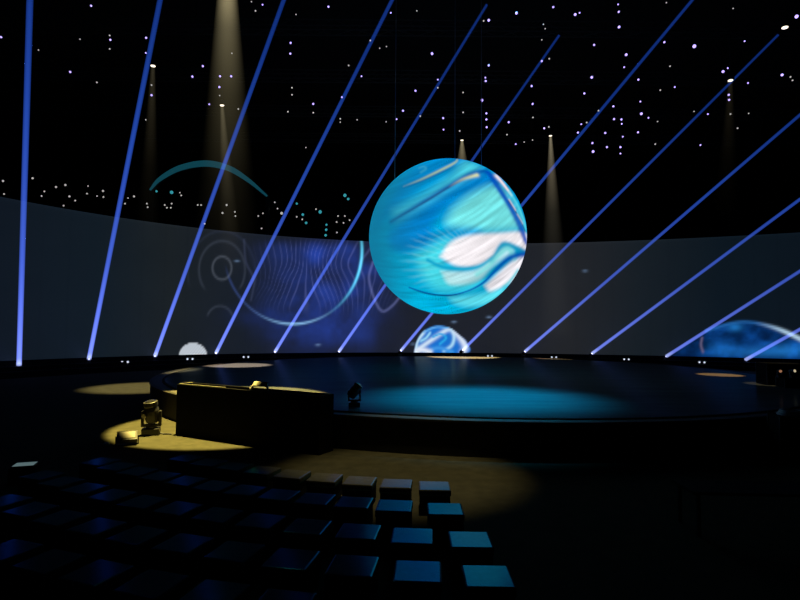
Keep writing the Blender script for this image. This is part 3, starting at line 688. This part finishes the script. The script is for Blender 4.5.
# second one at the stage front edge
P = at_z(353, 409, 1.0); P = Vector((P.x, P.y + .45, 1.006))
mh2, tip = moving_head('moving_head_lamp', 'dark moving-head lamp silhouetted at the front edge of the stage beside the black box', P, (.5, .1, .7), .80, M_glass, rotz=.1)
# flood lamp
P = at_z(127, 444.5, 0)
fl = thing('floor_flood_lamp', 'small square flood lamp tilted upward on the floor beside the light pool', 'floor lamp', P, .45)
Rt = Matrix.Rotation(.42, 3, 'X')
bm = bmesh.new(); add_box(bm, (0, 0, .22), (.56, .46, .14), Rt, bevel=.02); obj('housing', bm, M_housing, fl)
bm = bmesh.new(); add_box(bm, Vector((0, 0, .22)) + Rt @ Vector((0, 0, .075)), (.42, .32, .012), Rt); obj('front_glass', bm, mat('frosted_lamp_glass', (.22, .2, .16), rough=.35), fl)
bm = bmesh.new()
for sx in (-1, 1): add_box(bm, (sx * .3, 0, .13), (.03, .09, .26), bevel=.005)
add_box(bm, (0, 0, .012), (.62, .12, .024)); obj('bracket', bm, M_metal, fl)
# small pale disc painted as a white reflection on the floor
P = at_z(106, 445.5, 0); bm = bmesh.new(); add_lathe(bm, [(.09, 0), (.10, .03), (.08, .07), (.03, .085)], 20)
o = obj('glint_disc', bm, mat('glint_white', (.5, .5, .52), rough=.4)); o.location = P; tag(o, 'tiny pale cap on the dark floor left of the square flood lamp', 'glint')
# pale panel on a low case at far left; its glow is added
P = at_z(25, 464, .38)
gc = thing('panel_case', 'low dark case holding a small grey panel with added glow, alone at far left beyond the stools', 'case', (P.x, P.y, 0), .35)
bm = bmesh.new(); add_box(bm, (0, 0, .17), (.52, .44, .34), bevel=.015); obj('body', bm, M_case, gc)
bm = bmesh.new(); add_box(bm, (0, 0, .36), (.46, .38, .03), bevel=.006); b_ = obj('panel_frame', bm, M_metal, gc)
bm = bmesh.new(); add_box(bm, (0, 0, .378), (.40, .32, .008)); obj('screen', bm, mat('pale_panel_glow', (.02, .02, .02), emit=tuple(lin((84, 104, 106))), stre=1), b_)  # emission stands in for light falling on the pale panel

# ------------------------------------------------------------------ equipment at the right edge of the stage
def flight_case(label, P, s, rz_, group=None):
    t_ = thing('flight_case', label, 'equipment case', P, rz_, group)
    bm = bmesh.new(); add_box(bm, (0, 0, s[2] / 2), s, bevel=.02); obj('body', bm, M_case, t_)
    for sx in (-1, 1):
        for sy in (-1, 1):
            bm = bmesh.new(); add_box(bm, (sx * s[0] / 2, sy * s[1] / 2, s[2] / 2), (.05, .05, s[2] + .02)); obj('corner_trim', bm, M_metal, t_)
    bm = bmesh.new(); add_box(bm, (0, -s[1] / 2 - .015, s[2] * .55), (s[0] * .25, .03, .09), bevel=.01); obj('handle', bm, M_metal, t_)
    return t_
Q = at_z(783, 385.5, 1.0)
flight_case('wide black equipment case on the stage at the right picture edge', (Q.x + .75, Q.y + .4, 1.012), (2.6, 1.1, 1.0), -.2)
top = Vector((Q.x + .1, Q.y - 1.0, 1.446))
flight_case('low black case carrying three small lamps on the stage at the right picture edge', (top.x + .2, top.y, 1.012), (2.0, .8, .42), -.2)
for k, (ox, oy, aim, lab, sz_) in enumerate([(-.95, 0, (-.3, -.9, .1), 'left lamp of the three small lamps on the black case at the right edge', .44), (-.35, .05, (.1, -.9, .15), 'middle lamp of the three small lamps on the black case at the right edge', .46), (.45, -.1, (.2, -1, .0), 'right lamp of the three small lamps on the black case at the right edge', .40)]):
    moving_head('small_stage_lamp', lab, (top.x + ox * .9, top.y + oy - ox * .15, top.z), aim, sz_, [mat('amber_lens', (.3, .2, .1), emit=tuple(lin((150, 105, 75))), stre=1), mat('pale_amber_lens', (.3, .2, .1), emit=tuple(lin((190, 175, 140))), stre=1), mat('dim_lens', (.3, .3, .3), emit=tuple(lin((85, 100, 100))), stre=1)][k], 'small lamps on the case at right')
Q = Vector((10.75, 14.7, 0))
flight_case('black equipment case on the floor below the stage at the right picture edge', (Q.x + .3, Q.y, 0), (1.3, .9, 1.2), -.3)
P2 = Vector((Q.x + .05, Q.y, 1.2))
cl = thing('coiled_cable', 'coil of pale blue-lit cable on the case at the right picture edge', 'cable', P2)
bm = bmesh.new()
for k in range(3):
    R_ = .34 - .03 * k; n = 28; ptsr = [Vector((R_ * math.cos(2 * PI * j / n), R_ * math.sin(2 * PI * j / n), .03 + .05 * k)) for j in range(n + 1)]
    for a, b in zip(ptsr, ptsr[1:]): add_tube(bm, a, b, .026, seg=6, caps=False)
obj('coil', bm, mat('pale_cable_jacket', (.25, .3, .33), rough=.4), cl)
bm = bmesh.new(); add_tube(bm, (.3, 0, .03), (.62, -.3, .03), .026, seg=6); obj('plug_end', bm, M_metal, cl)
# low desk in the dark foreground right
Q = at_z(735, 487, .75)
dk = thing('low_table', 'black low table barely visible in the dark foreground at right', 'table', (Q.x + .4, Q.y, 0), -.05)
bm = bmesh.new(); add_box(bm, (0, 0, .73), (2.6, .8, .05), bevel=.01); obj('tabletop', bm, M_case, dk)
for sx in (-1, 1):
    for sy in (-1, 1):
        bm = bmesh.new(); add_box(bm, (sx * 1.2, sy * .34, .355), (.06, .06, .71)); obj('leg', bm, M_metal, dk)

# ------------------------------------------------------------------ cube stools in curved rows
def stool_proto():
    t_ = bpy.data.objects.new('cube_stool', None); C.objects.link(t_)
    bm = bmesh.new(); add_box(bm, (0, 0, .18), (.58, .58, .30), bevel=.012); obj('base', bm, M_base, t_)
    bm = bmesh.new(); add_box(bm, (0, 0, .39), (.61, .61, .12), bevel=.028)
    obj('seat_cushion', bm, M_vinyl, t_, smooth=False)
    bm = bmesh.new()
    for sx in (-1, 1):
        for sy in (-1, 1): add_tube(bm, (sx * .24, sy * .24, 0), (sx * .24, sy * .24, .035), .03, seg=8)
    obj('foot', bm, M_metal, t_)
    return t_
proto = stool_proto(); used = False
RC = (3.5, 27.0)
rows = [(434.5, 485.5, .76, 'front row'), (445, 508.5, .735, 'second row'), (470, 539, .82, 'third row'), (487.5, 575.5, .85, 'fourth row'), (357, 612, .86, 'fifth row')]
for ri, (ex, ey, step, rn) in enumerate(rows):
    E = at_z(ex, ey, .45); R_ = math.hypot(E.x - RC[0], E.y - RC[1]); a0 = math.atan2(E.y - RC[1], E.x - RC[0])
    if ri < 4: pass
    n = 0
    for k in range(14):
        a = a0 - (k * step + (0, .14, .03, .02, 0)[ri] * min(k, 1)) / R_
        X, Y = RC[0] + R_ * math.cos(a), RC[1] + R_ * math.sin(a)
        qx, qy = proj([[X, Y, .45]]); qx, qy = float(qx[0]), float(qy[0])
        if qx < -15 or n >= (9, 12, 12, 12, 12)[ri]: break
        if qy > 607: continue
        rot = math.radians(min(20, max(1.0, 4.5 - 4.2 * X)))
        lab = f'black cube stool, {ORD[n]} from the right end of the {rn}' if ri < 4 else f'black cube stool, {ORD[n]} from the right among those at the bottom picture edge'
        if not used: o = proto; used = True
        else:
            o = proto.copy(); C.objects.link(o)
            for ch in [c for c in proto.children]:
                c = ch.copy(); C.objects.link(c); c.parent = o
        o.location = (X, Y, 0); o.rotation_euler = (0, 0, -rot); tag(o, lab, 'stool', 'cube stools in curved rows'); n += 1
